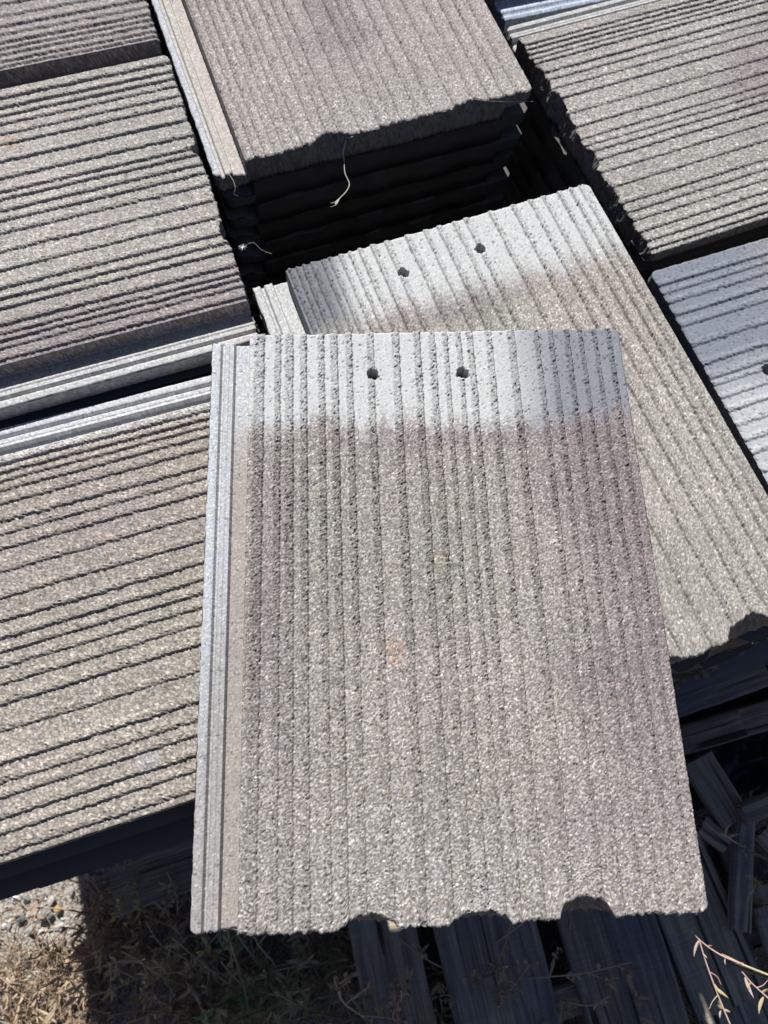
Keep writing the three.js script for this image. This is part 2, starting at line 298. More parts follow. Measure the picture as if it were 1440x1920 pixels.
{
  const hc = headCoat(0.12, 88, 0.05);
  buildTile('roof_tile', {
    nu: 330, nv: 230, fine: [0.0, 0.22], seed: 88, groove: 0.25, grain: 0.0015, flat: 0.00014, rough: 0.00035, contrast: 0.8, pit: 0.78, edge: 0.003,
    beads: beadsFrom([323.8, 312.4, 303.5, 293.1, 279.5, 267.5, 246.9, 227.1, 212.4, 205.4, 192.5, 179.3, 165.4, 150, 138, 120, 104, 92, 74, 60, 48, 37], 1, 0.0012, 88),
    holes: [[0.129, 0.04, 0.0038], [0.2045, 0.053, 0.0042]], coat: hc,
    body: body([0.25, 0.225, 0.215], 88, (u, v, out) => { if (u < S) { to(out, PALE, 0.7); return; } const q = hc(u, v), bl = sstep(0.19, 0.25, u + 0.02 * vnoise(v * 50, u * 30, 2)); to(out, [mix(0.36, 0.165, bl), mix(0.375, 0.182, bl), mix(0.39, 0.218, bl)], q); }),
  }, [0.3619, -0.5364, -0.146], 2.0252, 'blue-grey ridged roof tile with pale coating beside the half-hidden tile');
}
buildTile('roof_tile', {
  nu: 120, nv: 200, fine: [0.0, 0.16], seed: 99, grain: 0.0015, flat: 0.00015, rough: 0.0004, edge: 0.003,
  beads: beadsFrom([36, 48, 60, 75, 90, 110, 130, 150, 170, 190, 210, 230, 250, 270, 290, 310], 1, 0.0015, 99),
  body: body([0.26, 0.25, 0.24], 99, (u, v, out) => { if (u < S) to(out, [0.36, 0.42, 0.52], 0.85); }),
  side: (u, v, out) => { out[0] = 0.27; out[1] = 0.30; out[2] = 0.36; },
}, [0.0712, -0.5556, -0.7811], 1.995, 'bluish roof tile of which only the grooved interlocking edge shows, furthest back');

// ---------- the tiles stacked beneath ----------
const DECK = 0.140;
const ORD = ['second', 'third', 'fourth', 'fifth', 'sixth', 'seventh', 'eighth', 'ninth', 'tenth', 'eleventh', 'twelfth', 'thirteenth', 'fourteenth', 'fifteenth', 'sixteenth', 'seventeenth', 'eighteenth', 'nineteenth', 'twentieth'];
const plain = [];
for (let k = 0; k < 3; k++) plain.push(pack(tileData({ simple: true, nu: 60, nv: 14, seed: 300 + k, bites: [[0.113 + 0.01 * k, 0.02, 0.012], [0.19, 0.018, 0.011], [0.255, 0.02, 0.012]], beads: [], body: body([0.115, 0.105, 0.098], 300 + k, (u, v, out) => { if (u < S) to(out, [0.17, 0.18, 0.20], 0.6); }) })));  // concrete far darker than the top tiles: shade of the gap put into its colour
const stacks = [
  ['L1', [-0.5072, 0.524, -0.1445], 2.01, 'stack left of the gap', [0, 0]],
  ['L0', [-0.6544, 0.5364, -0.4504], 2.0002, 'stack at the far left corner', [0, 0]],
  ['L2', [-0.1417, 0.5373, -0.3014], -1.1545, 'front left stack by the loose tile', [0.0007, 0.0016], 0.018],
  ['M1', [-0.3826, 0.5314, -0.8777], 0.4547, 'stack behind the dark gap', [0.0001, 0.0002]],
  ['M2', [-0.1389, 0.5249, -0.3758], 0.471, 'stack under the pale-headed tile', [0.0014, 0.0029], 0.006],
  ['R1', [0.4451, 0.5536, -0.9642], -1.0861, 'stack under the tile with the crumbled end', [0, 0]],
  ['R2', [0.3619, 0.5364, -0.146], 2.0252, 'stack under the blue-grey tile', [0.0012, 0.0027], 0.006],
  ['R0', [0.0712, 0.5556, -0.7811], 1.995, 'stack under the furthest bluish tile', [0, 0]],
];
const rs = rng(77);
for (const [id, [x, h, z], yaw, where, [dx, dz], ragged = 0] of stacks) {
  const top = CAM_Y - h, n = Math.floor((top - DECK) / 0.0283), step = (top - DECK) / n;
  let proto = null;
  for (let k = 1; k < n; k++) {
    let g;
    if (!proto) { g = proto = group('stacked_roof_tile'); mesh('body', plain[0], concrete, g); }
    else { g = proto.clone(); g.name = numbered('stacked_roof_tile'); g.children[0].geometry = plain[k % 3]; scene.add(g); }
    const out = ragged * rs(), jx = (rs() - 0.5) * 0.005 + 0.42 * out, jz = (rs() - 0.5) * 0.005 + 0.9 * out;
    g.position.set(x + dx * k + jx, top - step * k - T, z + dz * k + jz); g.rotation.set(0, yaw + (rs() - 0.5) * 0.012, 0);
    tag(g, `${ORD[k - 1]} roof tile down in the shaded ${where}`, 'roof tile', 'roof tiles stacked in the shade beneath the top ones');
  }
}

// ---------- ground ----------
function woodMaps(seed, tone) {
  const w = 256, h = 1024, c = new Uint8Array(w * h * 4), b = new Uint8Array(w * h * 4);
  for (let y = 0; y < h; y++) for (let x = 0; x < w; x++) {
    const X = x / w, Y = y / h, wv = 0.05 * fbm(X * 2, Y * 3, seed), g = fbm((X + wv) * 34, Y * 5, seed + 1), f = vnoise((X + wv) * 110, Y * 22, seed + 2), saw = vnoise(X * 3, Y * 260, seed + 3);
    const crack = sstep(0.80, 0.9, vnoise((X + wv) * 26, Y * 3.2, seed + 4)), k = (0.62 + 0.45 * g + 0.22 * f + 0.06 * saw) * (1 - 0.6 * crack), i = (y * w + x) * 4;
    const st = fbm(X * 3, Y * 4, seed + 6);
    c[i] = clamp(tone[0] * k * (0.85 + 0.3 * st), 0, 255); c[i + 1] = clamp(tone[1] * k * (0.87 + 0.26 * st), 0, 255); c[i + 2] = clamp(tone[2] * k, 0, 255); c[i + 3] = 255;
    b[i] = b[i + 1] = b[i + 2] = clamp(255 * (0.35 * g + 0.3 * f + 0.25 * saw + 0.1) * (1 - crack), 0, 255); b[i + 3] = 255;
  }
  const mk = (d, s) => { const t = new THREE.DataTexture(d, w, h); t.wrapS = t.wrapT = THREE.RepeatWrapping; t.magFilter = THREE.LinearFilter; if (s) t.colorSpace = THREE.SRGBColorSpace; t.needsUpdate = true; return t; };
  return new THREE.MeshStandardMaterial({ map: mk(c, true), bumpMap: mk(b), bumpScale: 0.0022, roughness: 0.95, name: 'weathered_wood' });
}
const wood = [woodMaps(1, [148, 140, 131]), woodMaps(2, [134, 126, 118]), woodMaps(3, [156, 146, 132])];
{
  const N = 180, P = [], C = [], U = [], I = [], s = (t) => Math.sinh(t * 4.6) / Math.sinh(4.6) * 30;
  for (let j = 0; j <= N; j++) for (let i = 0; i <= N; i++) {
    const x = s(i / N * 2 - 1) - 0.1, z = s(j / N * 2 - 1) + 0.25, near = sstep(2.5, 1.2, Math.hypot(x, z));
    P.push(x, near * (0.014 * (fbm(x * 12, z * 12, 501) - 0.5) + 0.004 * (fbm(x * 90, z * 90, 502) - 0.5)) - 0.008, z);
    const k = 0.75 + 0.5 * fbm(x * 30, z * 30, 503); C.push(0.52 * k, 0.47 * k, 0.41 * k); U.push(x, z);
  }
  for (let j = 0; j < N; j++) for (let i = 0; i < N; i++) { const a = j * (N + 1) + i; I.push(a, a + N + 1, a + 1, a + 1, a + N + 1, a + N + 2); }
  const g = new THREE.BufferGeometry(); g.setAttribute('position', new THREE.Float32BufferAttribute(P, 3)); g.setAttribute('color', new THREE.Float32BufferAttribute(C, 3)); g.setAttribute('uv', new THREE.Float32BufferAttribute(U, 2)); g.setIndex(I); g.computeVertexNormals();
  const n = 512, d = new Uint8Array(n * n * 4);
  for (let y = 0; y < n; y++) for (let x = 0; x < n; x++) { const q = grit(x / n, y / n, 1 / 40, 60), i = (y * n + x) * 4, v = clamp(255 * (0.45 + 0.35 * q.h + 0.35 * (q.id - 0.5) + 0.2 * (hash(x, y, 4) - 0.5)), 0, 255); d[i] = d[i + 1] = d[i + 2] = v; d[i + 3] = 255; }
  const t = new THREE.DataTexture(d, n, n); t.wrapS = t.wrapT = THREE.RepeatWrapping; t.magFilter = THREE.LinearFilter; t.repeat.set(6, 6); t.needsUpdate = true;
  tag(mesh('ground', g, new THREE.MeshStandardMaterial({ vertexColors: true, map: t, bumpMap: t, bumpScale: 0.003, roughness: 0.97, name: 'dry_soil' })), 'dusty dry ground strewn with gravel beneath the pallets', null, null, 'structure');
}
// pebbles
function stoneGeo(seed, flat = 0.6) {
  const g = new THREE.IcosahedronGeometry(1, 3), p = g.attributes.position, cuts = []; for (let c = 0; c < 9; c++) cuts.push([new THREE.Vector3(hash(c, 1, seed) - 0.5, hash(c, 2, seed) - 0.5, hash(c, 3, seed) - 0.5).normalize(), 0.5 + 0.25 * hash(c, 4, seed)]);
  for (let i = 0; i < p.count; i++) { const x = p.getX(i), y = p.getY(i), z = p.getZ(i); let k = 0.72 + 0.5 * fbm(x * 1.3 + z * 0.7 + 5, y * 1.3 + z * 1.1 + 5, seed); for (const [n, dd] of cuts) { const t = n.x * x + n.y * y + n.z * z; if (t * k > dd) k = dd / t; } p.setXYZ(i, x * k, y * k * flat, z * k * (0.75 + 0.3 * hash(seed, 1, 1))); }
  g.computeVertexNormals(); return g;
}
const stoneMat = new THREE.MeshStandardMaterial({ roughness: 0.9, name: 'stone' });
const rg = rng(5);
{
  const n = 5200, im = new THREE.InstancedMesh(stoneGeo(3), stoneMat, n), m = new THREE.Matrix4(), q = new THREE.Quaternion(), e = new THREE.Euler(), c = new THREE.Color();
  for (let i = 0; i < n; i++) {
    const x = -0.85 + 1.3 * rg(), z = 0.02 + 0.7 * rg(), r = 0.0014 + 0.0085 * Math.pow(rg(), 2.6);
    e.set(rg() * 0.6, rg() * 6.3, rg() * 0.6); q.setFromEuler(e);
    m.compose(new THREE.Vector3(x, -0.008 + 0.014 * (fbm(x * 12, z * 12, 501) - 0.5) + r * 0.25, z), q, new THREE.Vector3(r, r * (0.7 + 0.5 * rg()), r)); im.setMatrixAt(i, m);
    const k = 0.22 + 0.34 * rg(), w = rg(); c.setRGB(k * (1 + 0.08 * w), k, k * (0.86 + 0.2 * rg())); im.setColorAt(i, c);
  }
  im.name = 'gravel'; im.castShadow = im.receiveShadow = true; scene.add(im);
  tag(im, 'small sunlit gravel scattered over the dusty ground', null, null, 'stuff');
}
const at = (x, y, D) => { // a picture point (1440 wide) at depth D below the phone, used to measure the layout
  const a = (x - 720) / 1329.97, b = -(y - 960) / 1329.97, m = [[0.99338, -0.11485, 0], [0.03686, 0.31886, 0.94709], [-0.10877, -0.94082, 0.32098]];
  const v = m.map((r) => r[0] * a + r[1] * b - r[2]), k = D / -v[1]; return new THREE.Vector3(v[0] * k, CAM_Y - D, v[2] * k);
};
const stones = [
  [85, 1716, 15, [0.25, 0.235, 0.225], 'large flat grey stone on the sunlit gravel beside the orange pebble'],
  [108, 1704, 9, [0.36, 0.24, 0.11], 'orange brown pebble at the edge of the shade'],
  [36, 1722, 11, [0.17, 0.18, 0.19], 'dark blue-grey pebble on the sunlit gravel'],
  [95, 1690, 10, [0.42, 0.40, 0.37], 'pale stone just below the shaded stack foot'],
  [113, 1735, 7, [0.45, 0.43, 0.40], 'pale rounded pebble below the orange one'],
  [58, 1745, 9, [0.27, 0.26, 0.25], 'rounded mid-grey pebble in the middle of the gravel patch'],
  [122, 1788, 8, [0.38, 0.36, 0.34], 'light grey pebble at the rim of the leaf litter'],
  [50, 1795, 10, [0.14, 0.135, 0.13], 'blackish stone half buried near the leaf litter'],
  [228, 1812, 9, [0.40, 0.42, 0.45], 'whitish pebble lying in the shade under the weeds'],
  [18, 1862, 13, [0.48, 0.45, 0.40], 'broad cream stone among the dry leaves'],
];
stones.forEach(([x, y, r, c, label], i) => {
  const p = at(x, y, CAM_Y), m = mesh('stone', stoneGeo(40 + i, 0.55), new THREE.MeshStandardMaterial({ color: new THREE.Color().setRGB(...c), roughness: 0.88, name: 'stone' }));
  m.scale.set(r / 1150, r / 1200, r / 1000 * (0.75 + 0.3 * hash(i, 5, 5))); m.position.set(p.x, 0.001, p.z); m.rotation.y = i * 1.7; tag(m, label, 'stone');
});

// ---------- timber ----------
function plankGeo(w, t, l, seed) {   // lies along z from 0 to l, centred on x, its underside at 0
  const nx = 6, nz = Math.max(6, Math.round(l / 0.03)), P = [], U = [], I = [], r = 0.003;
  const prof = []; for (let i = 0; i <= nx; i++) prof.push([-w / 2 + r + (w - 2 * r) * i / nx, t]); prof.push([w / 2, t - r], [w / 2, 0], [-w / 2, 0], [-w / 2, t - r]);
  const n = prof.length;
  for (let j = 0; j <= nz; j++) prof.forEach(([x, y], i) => {
    const v = l * j / nz, e = y > t * 0.5 ? 0.0022 * (fbm(x * 40, v * 10, seed) - 0.5) : 0, s = Math.abs(x) > w / 2 - r * 1.5 ? 0.004 * (fbm(v * 14, Math.sign(x) * 3, seed + 2) - 0.5) : 0;
    const end = (j === 0 ? 1 : j === nz ? -1 : 0) * 0.006 * fbm(x * 60, y * 20, seed + 3);
    P.push(x + s, y + e, v + end); U.push((x + y) / 0.14 + seed * 0.37, v / 0.56 + seed * 0.21);
  });
  for (let j = 0; j < nz; j++) for (let i = 0; i < n; i++) { const a = j * n + i, b = j * n + (i + 1) % n, c = a + n, d = b + n; I.push(a, c, b, b, c, d); }
  for (const j of [0, nz]) { const s = P.length / 3; for (let i = 0; i < n; i++) { const k = (j * n + i) * 3; P.push(P[k], P[k + 1], P[k + 2]); U.push(P[k] / 0.14, P[k + 1] / 0.56); } for (let i = 1; i < n - 1; i++) j ? I.push(s, s + i, s + i + 1) : I.push(s, s + i + 1, s + i); }
  const g = new THREE.BufferGeometry(); g.setAttribute('position', new THREE.Float32BufferAttribute(P, 3)); g.setAttribute('uv', new THREE.Float32BufferAttribute(U, 2)); g.setIndex(I.reverse());
  const k = g.toNonIndexed(); k.computeVertexNormals(); return k;
}
let pk = 0;
function plank(name, parent, x0, z0, x1, z1, w, t, y, tilt = 0) {
  const l = Math.hypot(x1 - x0, z1 - z0), m = mesh(name, plankGeo(w, t, l, ++pk), wood[pk % 3], parent);
  m.position.set(x0, y, z0); m.rotation.set(tilt, Math.atan2(x1 - x0, z1 - z0), 0, 'YXZ'); return m;
}
{ // the pallet that carries the stacks
  const g = group('pallet', [-0.32, 0, 0.22]); tag(g, 'weathered wooden pallet in shade carrying all the stacked tiles', 'pallet');
  const a = [0.9127, -0.4087], p = [0.4087, 0.9127], o = [0, 0];
  const pt = (s, q) => [0.044 + a[0] * s - p[0] * q - 0.02, 0.014 + a[1] * s - p[1] * q + 0.012];
  for (let k = 0; k < 7; k++) { const q = 0.05 + k * 0.16; plank('deck_board', g, ...pt(0, q), ...pt(1.15, q), 0.10, 0.019, DECK - 0.0215); }
  for (const s of [0.04, 0.55, 1.08]) plank('stringer', g, ...pt(s, 0.008), ...pt(s, 1.06), 0.042, 0.098, 0.0195);
  for (const q of [0.06, 0.52, 1.0]) plank('bottom_board', g, ...pt(0.01, q), ...pt(1.14, q), 0.10, 0.019, 0);
}
{ // the empty pallet in front
  const ox = 0.3, oz = 0.05, g = group('pallet', [ox, 0, oz]); tag(g, 'empty broken wooden pallet in the foreground shade with gaps between its boards', 'pallet');
  const row = [[0.056, 0.09, 0.02, 0.33], [0.1985, 0.138, -0.02, 0.345], [0.374, 0.132, 0.0, 0.37], [0.5075, 0.104, 0.045, 0.46], [0.655, 0.11, 0.10, 0.46]];
  for (const [xc, w, z0, dx] of row) { const x0 = xc + dx * (z0 - 0.2), z1 = 0.66, x1 = xc + dx * (z1 - 0.2); plank('deck_board', g, x0 - ox, z0 - oz, x1 - ox, z1 - oz, w, 0.019, DECK - 0.019); }
  for (const z of [0.10, 0.36, 0.62]) plank('stringer', g, 0.02 - ox + z * 0.3, z - oz, 0.72 - ox + z * 0.3, z - oz - 0.27, 0.04, 0.1005, 0.0195);
  for (const x of [0.02, 0.32, 0.62]) plank('bottom_board', g, x - ox, 0.0 - oz + 0.06, x + 0.2 - ox, 0.66 - oz, 0.09, 0.019, 0);
}
// splintered pieces beside it
const splinters = [
  [1298, 1418, 1374, 1540, 0.046, 0.018, 0.142, 0.03, 'broken grey board end lying aslant at the edge of the empty pallet'],
  [1306, 1540, 1362, 1585, 0.026, 0.014, 0.1415, 0, 'small splintered offcut below the aslant broken board'],
  [1391, 1532, 1375, 1745, 0.026, 0.016, 0.146, -0.05, 'narrow upright-lying wood strip beside the broken boards'],
  [1384, 1530, 1500, 1478, 0.026, 0.016, 0.163, 0.0, 'short wood strip lying across the narrow one'],
  [1415, 1555, 1490, 1640, 0.028, 0.016, 0.142, 0, 'loose wood scrap beyond the narrow strip'],
  [1424, 1690, 1460, 1800, 0.03, 0.014, 0.142, 0, 'pointed wood scrap beside the last board of the empty pallet'],
];
for (const [x0, y0, x1, y1, w, t, y, tilt, label] of splinters) { const a = at(x0, y0, CAM_Y - y), b = at(x1, y1, CAM_Y - y); tag(plank('wood_scrap', scene, a.x, a.z, b.x, b.z, w, t, y, tilt), label, 'wood scrap', 'broken wood scraps by the empty pallet'); }
{ // crumpled dark plastic between the pallets
  const n = 60, P = [], I = [];
  for (let j = 0; j <= n; j++) for (let i = 0; i <= n; i++) {
    const u = i / n, v = j / n, x = 0.49 + 0.26 * u + 0.02 * (fbm(v * 4, 2, 9) - 0.5), z = -0.20 + 0.24 * v - 0.07 * u + 0.02 * (fbm(u * 4, 5, 9) - 0.5);
    const f = Math.abs(fbm(u * 3 + v * 2, v * 4 - u, 70) - 0.5) + 0.6 * Math.abs(fbm(u * 7 - v * 3, v * 8 + u * 2, 71) - 0.5);
    P.push(x, 0.02 + 0.16 * f + 0.03 * v, z);
  }
  for (let j = 0; j < n; j++) for (let i = 0; i < n; i++) { const a = j * (n + 1) + i; I.push(a, a + n + 1, a + 1, a + 1, a + n + 1, a + n + 2); }
  const top = new THREE.BufferGeometry(); top.setAttribute('position', new THREE.Float32BufferAttribute(P, 3)); top.setIndex(I); top.computeVertexNormals();
  tag(mesh('plastic_sheet', top, new THREE.MeshPhysicalMaterial({ color: new THREE.Color().setRGB(0.03, 0.034, 0.042), roughness: 0.42, side: THREE.DoubleSide, name: 'black_plastic' })), 'crumpled black plastic sheet in the shade between the two pallets', 'plastic sheet');
}

// ---------- weeds ----------
const V = (x, y, z) => new THREE.Vector3(x, y, z);
function tube(pts, r0, r1, seg = 10, rad = 5) {
  const c = new THREE.CatmullRomCurve3(pts), g = new THREE.TubeGeometry(c, seg, 1, rad, false), p = g.attributes.position;
  for (let i = 0; i <= seg; i++) { const o = c.getPointAt(i / seg), r = mix(r0, r1, i / seg); for (let k = 0; k <= rad; k++) { const a = i * (rad + 1) + k; p.setXYZ(a, o.x + (p.getX(a) - o.x) * r, o.y + (p.getY(a) - o.y) * r, o.z + (p.getZ(a) - o.z) * r); } }
  g.deleteAttribute('uv'); return g;
}
function leaf(base, dir, len, wid, curl, rnd) {   // a narrow folded blade
  const d = dir.clone().normalize(), s = V(d.z, 0.2 * (rnd() - 0.5), -d.x).normalize(), u = new THREE.Vector3().crossVectors(s, d).normalize(), P = [], I = [], n = 5;
  for (let i = 0; i <= n; i++) { const t = i / n, w = wid * Math.sin(Math.PI * (0.08 + 0.92 * t) ** 0.8) * (1 - 0.15 * t), c = base.clone().addScaledVector(d, len * t * (1 - 0.25 * curl * t)).addScaledVector(u, -curl * len * t * t * 0.6); for (const q of [-1, 0, 1]) { const k = c.clone().addScaledVector(s, q * w).addScaledVector(u, Math.abs(q) * w * 0.5); P.push(k.x, k.y, k.z); } }
  for (let i = 0; i < n; i++) for (let q = 0; q < 2; q++) { const a = i * 3 + q; I.push(a, a + 3, a + 1, a + 1, a + 3, a + 4); }
  const g = new THREE.BufferGeometry(); g.setAttribute('position', new THREE.Float32BufferAttribute(P, 3)); g.setIndex(I); g.computeVertexNormals(); return g;
}
const plantMat = (c, tr = 0.25) => new THREE.MeshPhysicalMaterial({ color: new THREE.Color().setRGB(...c), roughness: 0.95, side: THREE.DoubleSide, transmission: tr, thickness: 0, name: 'dry_plant' });
const stemMat = (c) => new THREE.MeshStandardMaterial({ color: new THREE.Color().setRGB(...c), roughness: 0.9, name: 'dry_stem' });
const straw = stemMat([0.52, 0.43, 0.30]), brownStem = stemMat([0.40, 0.30, 0.21]), strawLeaf = plantMat([0.52, 0.42, 0.28]), brownLeaf = plantMat([0.38, 0.27, 0.20]), greenLeaf = plantMat([0.20, 0.30, 0.16]), greenStem = stemMat([0.22, 0.30, 0.17]), oliveLeaf = plantMat([0.40, 0.38, 0.21]);
function weed(px, py, h, seed, stemM, leafM, label, spread = 0.5, nStem = 6, toward) {
  const p = at(px, py, CAM_Y), g = group('dry_weed', [p.x, 0, p.z]), r = rng(seed), st = [], lf = [];
  for (let s = 0; s < nStem; s++) {
    const a = r() * 6.283, sp = spread * (0.3 + r()), hh = h * (0.55 + 0.6 * r()), pts = [V((r() - 0.5) * 0.02, -0.004, (r() - 0.5) * 0.02)]; let tx = Math.cos(a) * sp + (toward?.[0] ?? 0), tz = Math.sin(a) * sp + (toward?.[1] ?? 0);
    const n = 6; for (let i = 1; i <= n; i++) { const t = i / n; pts.push(V(tx * hh * t * (0.5 + 0.6 * t) + (r() - 0.5) * 0.012, hh * t * (1 - 0.22 * sp * t), tz * hh * t * (0.5 + 0.6 * t) + (r() - 0.5) * 0.012)); }
    const c = new THREE.CatmullRomCurve3(pts); st.push(tube(pts, 0.0017, 0.0008, 14, 5));
    const nb = 3 + Math.floor(r() * 4);
    for (let b = 0; b < nb; b++) {
      const t0 = 0.25 + 0.7 * r(), o = c.getPointAt(t0), aa = r() * 6.283, bl = hh * (0.18 + 0.25 * r()) * (1.15 - t0), e = o.clone().add(V(Math.cos(aa) * bl, bl * (0.3 + 0.6 * r()), Math.sin(aa) * bl)), mid = o.clone().lerp(e, 0.5).add(V(0, -0.1 * bl, 0));
      st.push(tube([o, mid, e], 0.0011, 0.0005, 6, 4));
      const nl = 4 + Math.floor(r() * 5); for (let k = 0; k < nl; k++) { const q = mid.clone().lerp(e, 0.2 + 0.8 * r()); lf.push(leaf(q, V(r() - 0.5, 0.1 + 0.7 * r(), r() - 0.5), 0.010 + 0.018 * r(), 0.0014 + 0.0016 * r(), r() * 0.9, r)); }
    }
    for (let k = 0; k < 7; k++) { const q = c.getPointAt(0.2 + 0.8 * r()); lf.push(leaf(q, V(r() - 0.5, 0.05 + 0.6 * r(), r() - 0.5), 0.01 + 0.018 * r(), 0.0011 + 0.0014 * r(), r(), r)); }
  }
  mesh('stem', mergeGeometries(st), stemM, g); mesh('foliage', mergeGeometries(lf), leafM, g);
  return tag(g, label, 'weed', 'dry weeds growing round the pallets');
}
weed(300, 1690, 0.16, 1, brownStem, brownLeaf, 'reddish brown dry weed at the corner of the left stack', 0.7, 8);
weed(260, 1760, 0.14, 2, brownStem, brownLeaf, 'brown dry weed beside the sunlit leaf litter', 0.8, 9);
weed(360, 1790, 0.2, 3, straw, strawLeaf, 'straw-coloured weed under the lower left corner of the loose tile', 0.7, 7);
weed(455, 1800, 0.26, 4, straw, oliveLeaf, 'olive dry weed below the loose tile, left of the green stem', 0.45, 7);
weed(430, 1870, 0.18, 5, brownStem, strawLeaf, 'low tangled weed at the bottom edge below the loose tile', 0.9, 8);
weed(540, 1830, 0.28, 6, greenStem, greenLeaf, 'thin green-stemmed weed among the dry ones', 0.4, 4);
weed(560, 1880, 0.22, 7, straw, strawLeaf, 'pale dry weed in front of the green-stemmed one', 0.7, 7);
weed(640, 1800, 0.24, 8, straw, oliveLeaf, 'tall dry weed rising beside the first board of the empty pallet', 0.5, 7);
weed(700, 1880, 0.2, 9, brownStem, oliveLeaf, 'bushy dry weed at the left side of the empty pallet', 0.7, 8);
weed(790, 1830, 0.24, 10, straw, strawLeaf, 'sprawling weed leaning over the first boards of the empty pallet', 0.5, 5, [0.35, -0.1]);
weed(330, 1880, 0.12, 11, brownStem, brownLeaf, 'short brown weed in the shade right of the leaf litter', 0.9, 8);
weed(215, 1700, 0.10, 12, brownStem, brownLeaf, 'small brown weed at the edge of the shade by the gravel', 0.9, 8);
weed(1060, 1800, 0.22, 13, straw, oliveLeaf, 'thin weed growing up through the gap between pallet boards', 0.4, 3);
weed(1330, 1760, 0.26, 14, straw, oliveLeaf, 'dry thistle-like weed beside the broken wood scraps', 0.45, 4, [0.2, -0.55]);
weed(1440, 1620, 0.22, 15, straw, strawLeaf, 'spiky dry weed in the dark corner by the plastic sheet', 0.5, 5, [-0.2, -0.3]);
weed(300, 1640, 0.20, 16, brownStem, oliveLeaf, 'yellowish weed leaning against the foot of the left stack', 0.4, 5, [0.2, 0.1]);
weed(900, 1900, 0.26, 17, brownStem, strawLeaf, 'brown weed lying over the second board of the empty pallet', 0.6, 4, [0.2, -0.2]);
weed(500, 1900, 0.30, 18, straw, oliveLeaf, 'tallest dry weed at the bottom edge, its stalks crossing the others', 0.6, 8);
weed(600, 1740, 0.22, 19, straw, strawLeaf, 'dry weed hanging out from under the loose tile', 0.8, 8, [0, 0.2]);
weed(720, 1930, 0.30, 20, straw, brownLeaf, 'loose dry weed at the bottom edge in front of the empty pallet', 0.6, 6);
weed(1170, 1890, 0.2, 21, brownStem, strawLeaf, 'small pale-tipped weed between the wide boards of the empty pallet', 0.5, 3);
weed(400, 1830, 0.24, 23, straw, strawLeaf, 'straw weed with spreading stalks below the corner of the loose tile', 0.7, 7);
weed(820, 1900, 0.26, 24, straw, oliveLeaf, 'dry weed leaning across the gap beside the first wide board', 0.5, 5, [0.3, -0.1]);
weed(960, 1860, 0.22, 25, straw, strawLeaf, 'sparse dry weed lying on the second wide board', 0.6, 4, [-0.3, 0]);
weed(1400, 1500, 0.2, 26, straw, oliveLeaf, 'olive weed poking up through the broken wood scraps', 0.5, 4, [-0.2, 0.2]);
{ // the sunlit sprig at the lower right
  const g = group('weed_sprig', [0.52, 0, 0.22]), o = V(0.52, 0, 0.22), D = 0.785, pink = stemMat([0.50, 0.33, 0.30]), tan = stemMat([0.46, 0.40, 0.25]), lfm = plantMat([0.48, 0.42, 0.22], 0.3), pk2 = plantMat([0.50, 0.38, 0.33], 0.3);
  const q = (x, y, d = D) => at(x, y, d).sub(o);
  tag(g, 'pinkish dry weed sprig in full sun at the lower right corner', 'weed');
  mesh('stem', tube([V(0, -0.004, 0), V(0.01, 0.2, -0.01), q(1500, 1850, 0.82), q(1440, 1828), q(1390, 1808)], 0.0016, 0.0011, 24, 6), tan, g);
  mesh('stem', tube([q(1392, 1808), q(1350, 1790), q(1318, 1768), q(1298, 1749)], 0.0011, 0.0006, 14, 6), pink, g);
  mesh('stem', tube([q(1311, 1763), q(1325, 1808), q(1342, 1855), q(1356, 1890), q(1375, 1935)], 0.0007, 0.0008, 16, 6), pink, g);
  mesh('stem', tube([q(1391, 1822), q(1408, 1842), q(1425, 1858), q(1450, 1880)], 0.0006, 0.0009, 12, 6), pink, g);
  mesh('bud', tube([q(1396, 1810), q(1385, 1806, 0.798), q(1368, 1797, 0.798), q(1352, 1789)], 0.0018, 0.0009, 12, 7), tan, g);
  const rr = rng(9), L = (x, y, X, Y, w, m, c = 0.4) => mesh('leaf', (() => { const a = q(x, y), b = q(X, Y, D - 0.004); return leaf(a, b.clone().sub(a), a.distanceTo(b), w, c, rr); })(), m, g);
  L(1311, 1763, 1294, 1797, 0.0015, pk2); L(1342, 1852, 1368, 1873, 0.0013, lfm); L(1340, 1845, 1352, 1868, 0.0010, lfm); L(1397, 1832, 1412, 1876, 0.0017, pk2); L(1432, 1870, 1416, 1904, 0.0019, lfm);
  L(1356, 1892, 1338, 1880, 0.0012, lfm); L(1357, 1893, 1372, 1898, 0.0011, lfm); L(1352, 1895, 1347, 1912, 0.0011, pk2); L(1354, 1888, 1341, 1868, 0.0010, lfm); L(1428, 1862, 1445, 1850, 0.0012, lfm); L(1445, 1862, 1432, 1850, 0.0011, lfm);
  L(1326, 1775, 1338, 1771, 0.0008, lfm); L(1360, 1797, 1358, 1812, 0.0008, pk2); L(1318, 1788, 1328, 1799, 0.0008, pk2); L(1408, 1842, 1400, 1856, 0.0009, lfm); L(1300, 1751, 1292, 1742, 0.0008, pk2);
  const T = (pts, m) => mesh('stem', tube(pts.map(([x, y]) => q(x, y)), 0.0005, 0.00025, 8, 5), m, g);
  T([[1330, 1822], [1345, 1832], [1352, 1846]], pink); T([[1346, 1866], [1336, 1878], [1330, 1892]], tan); T([[1418, 1852], [1430, 1848], [1440, 1838]], pink);
}
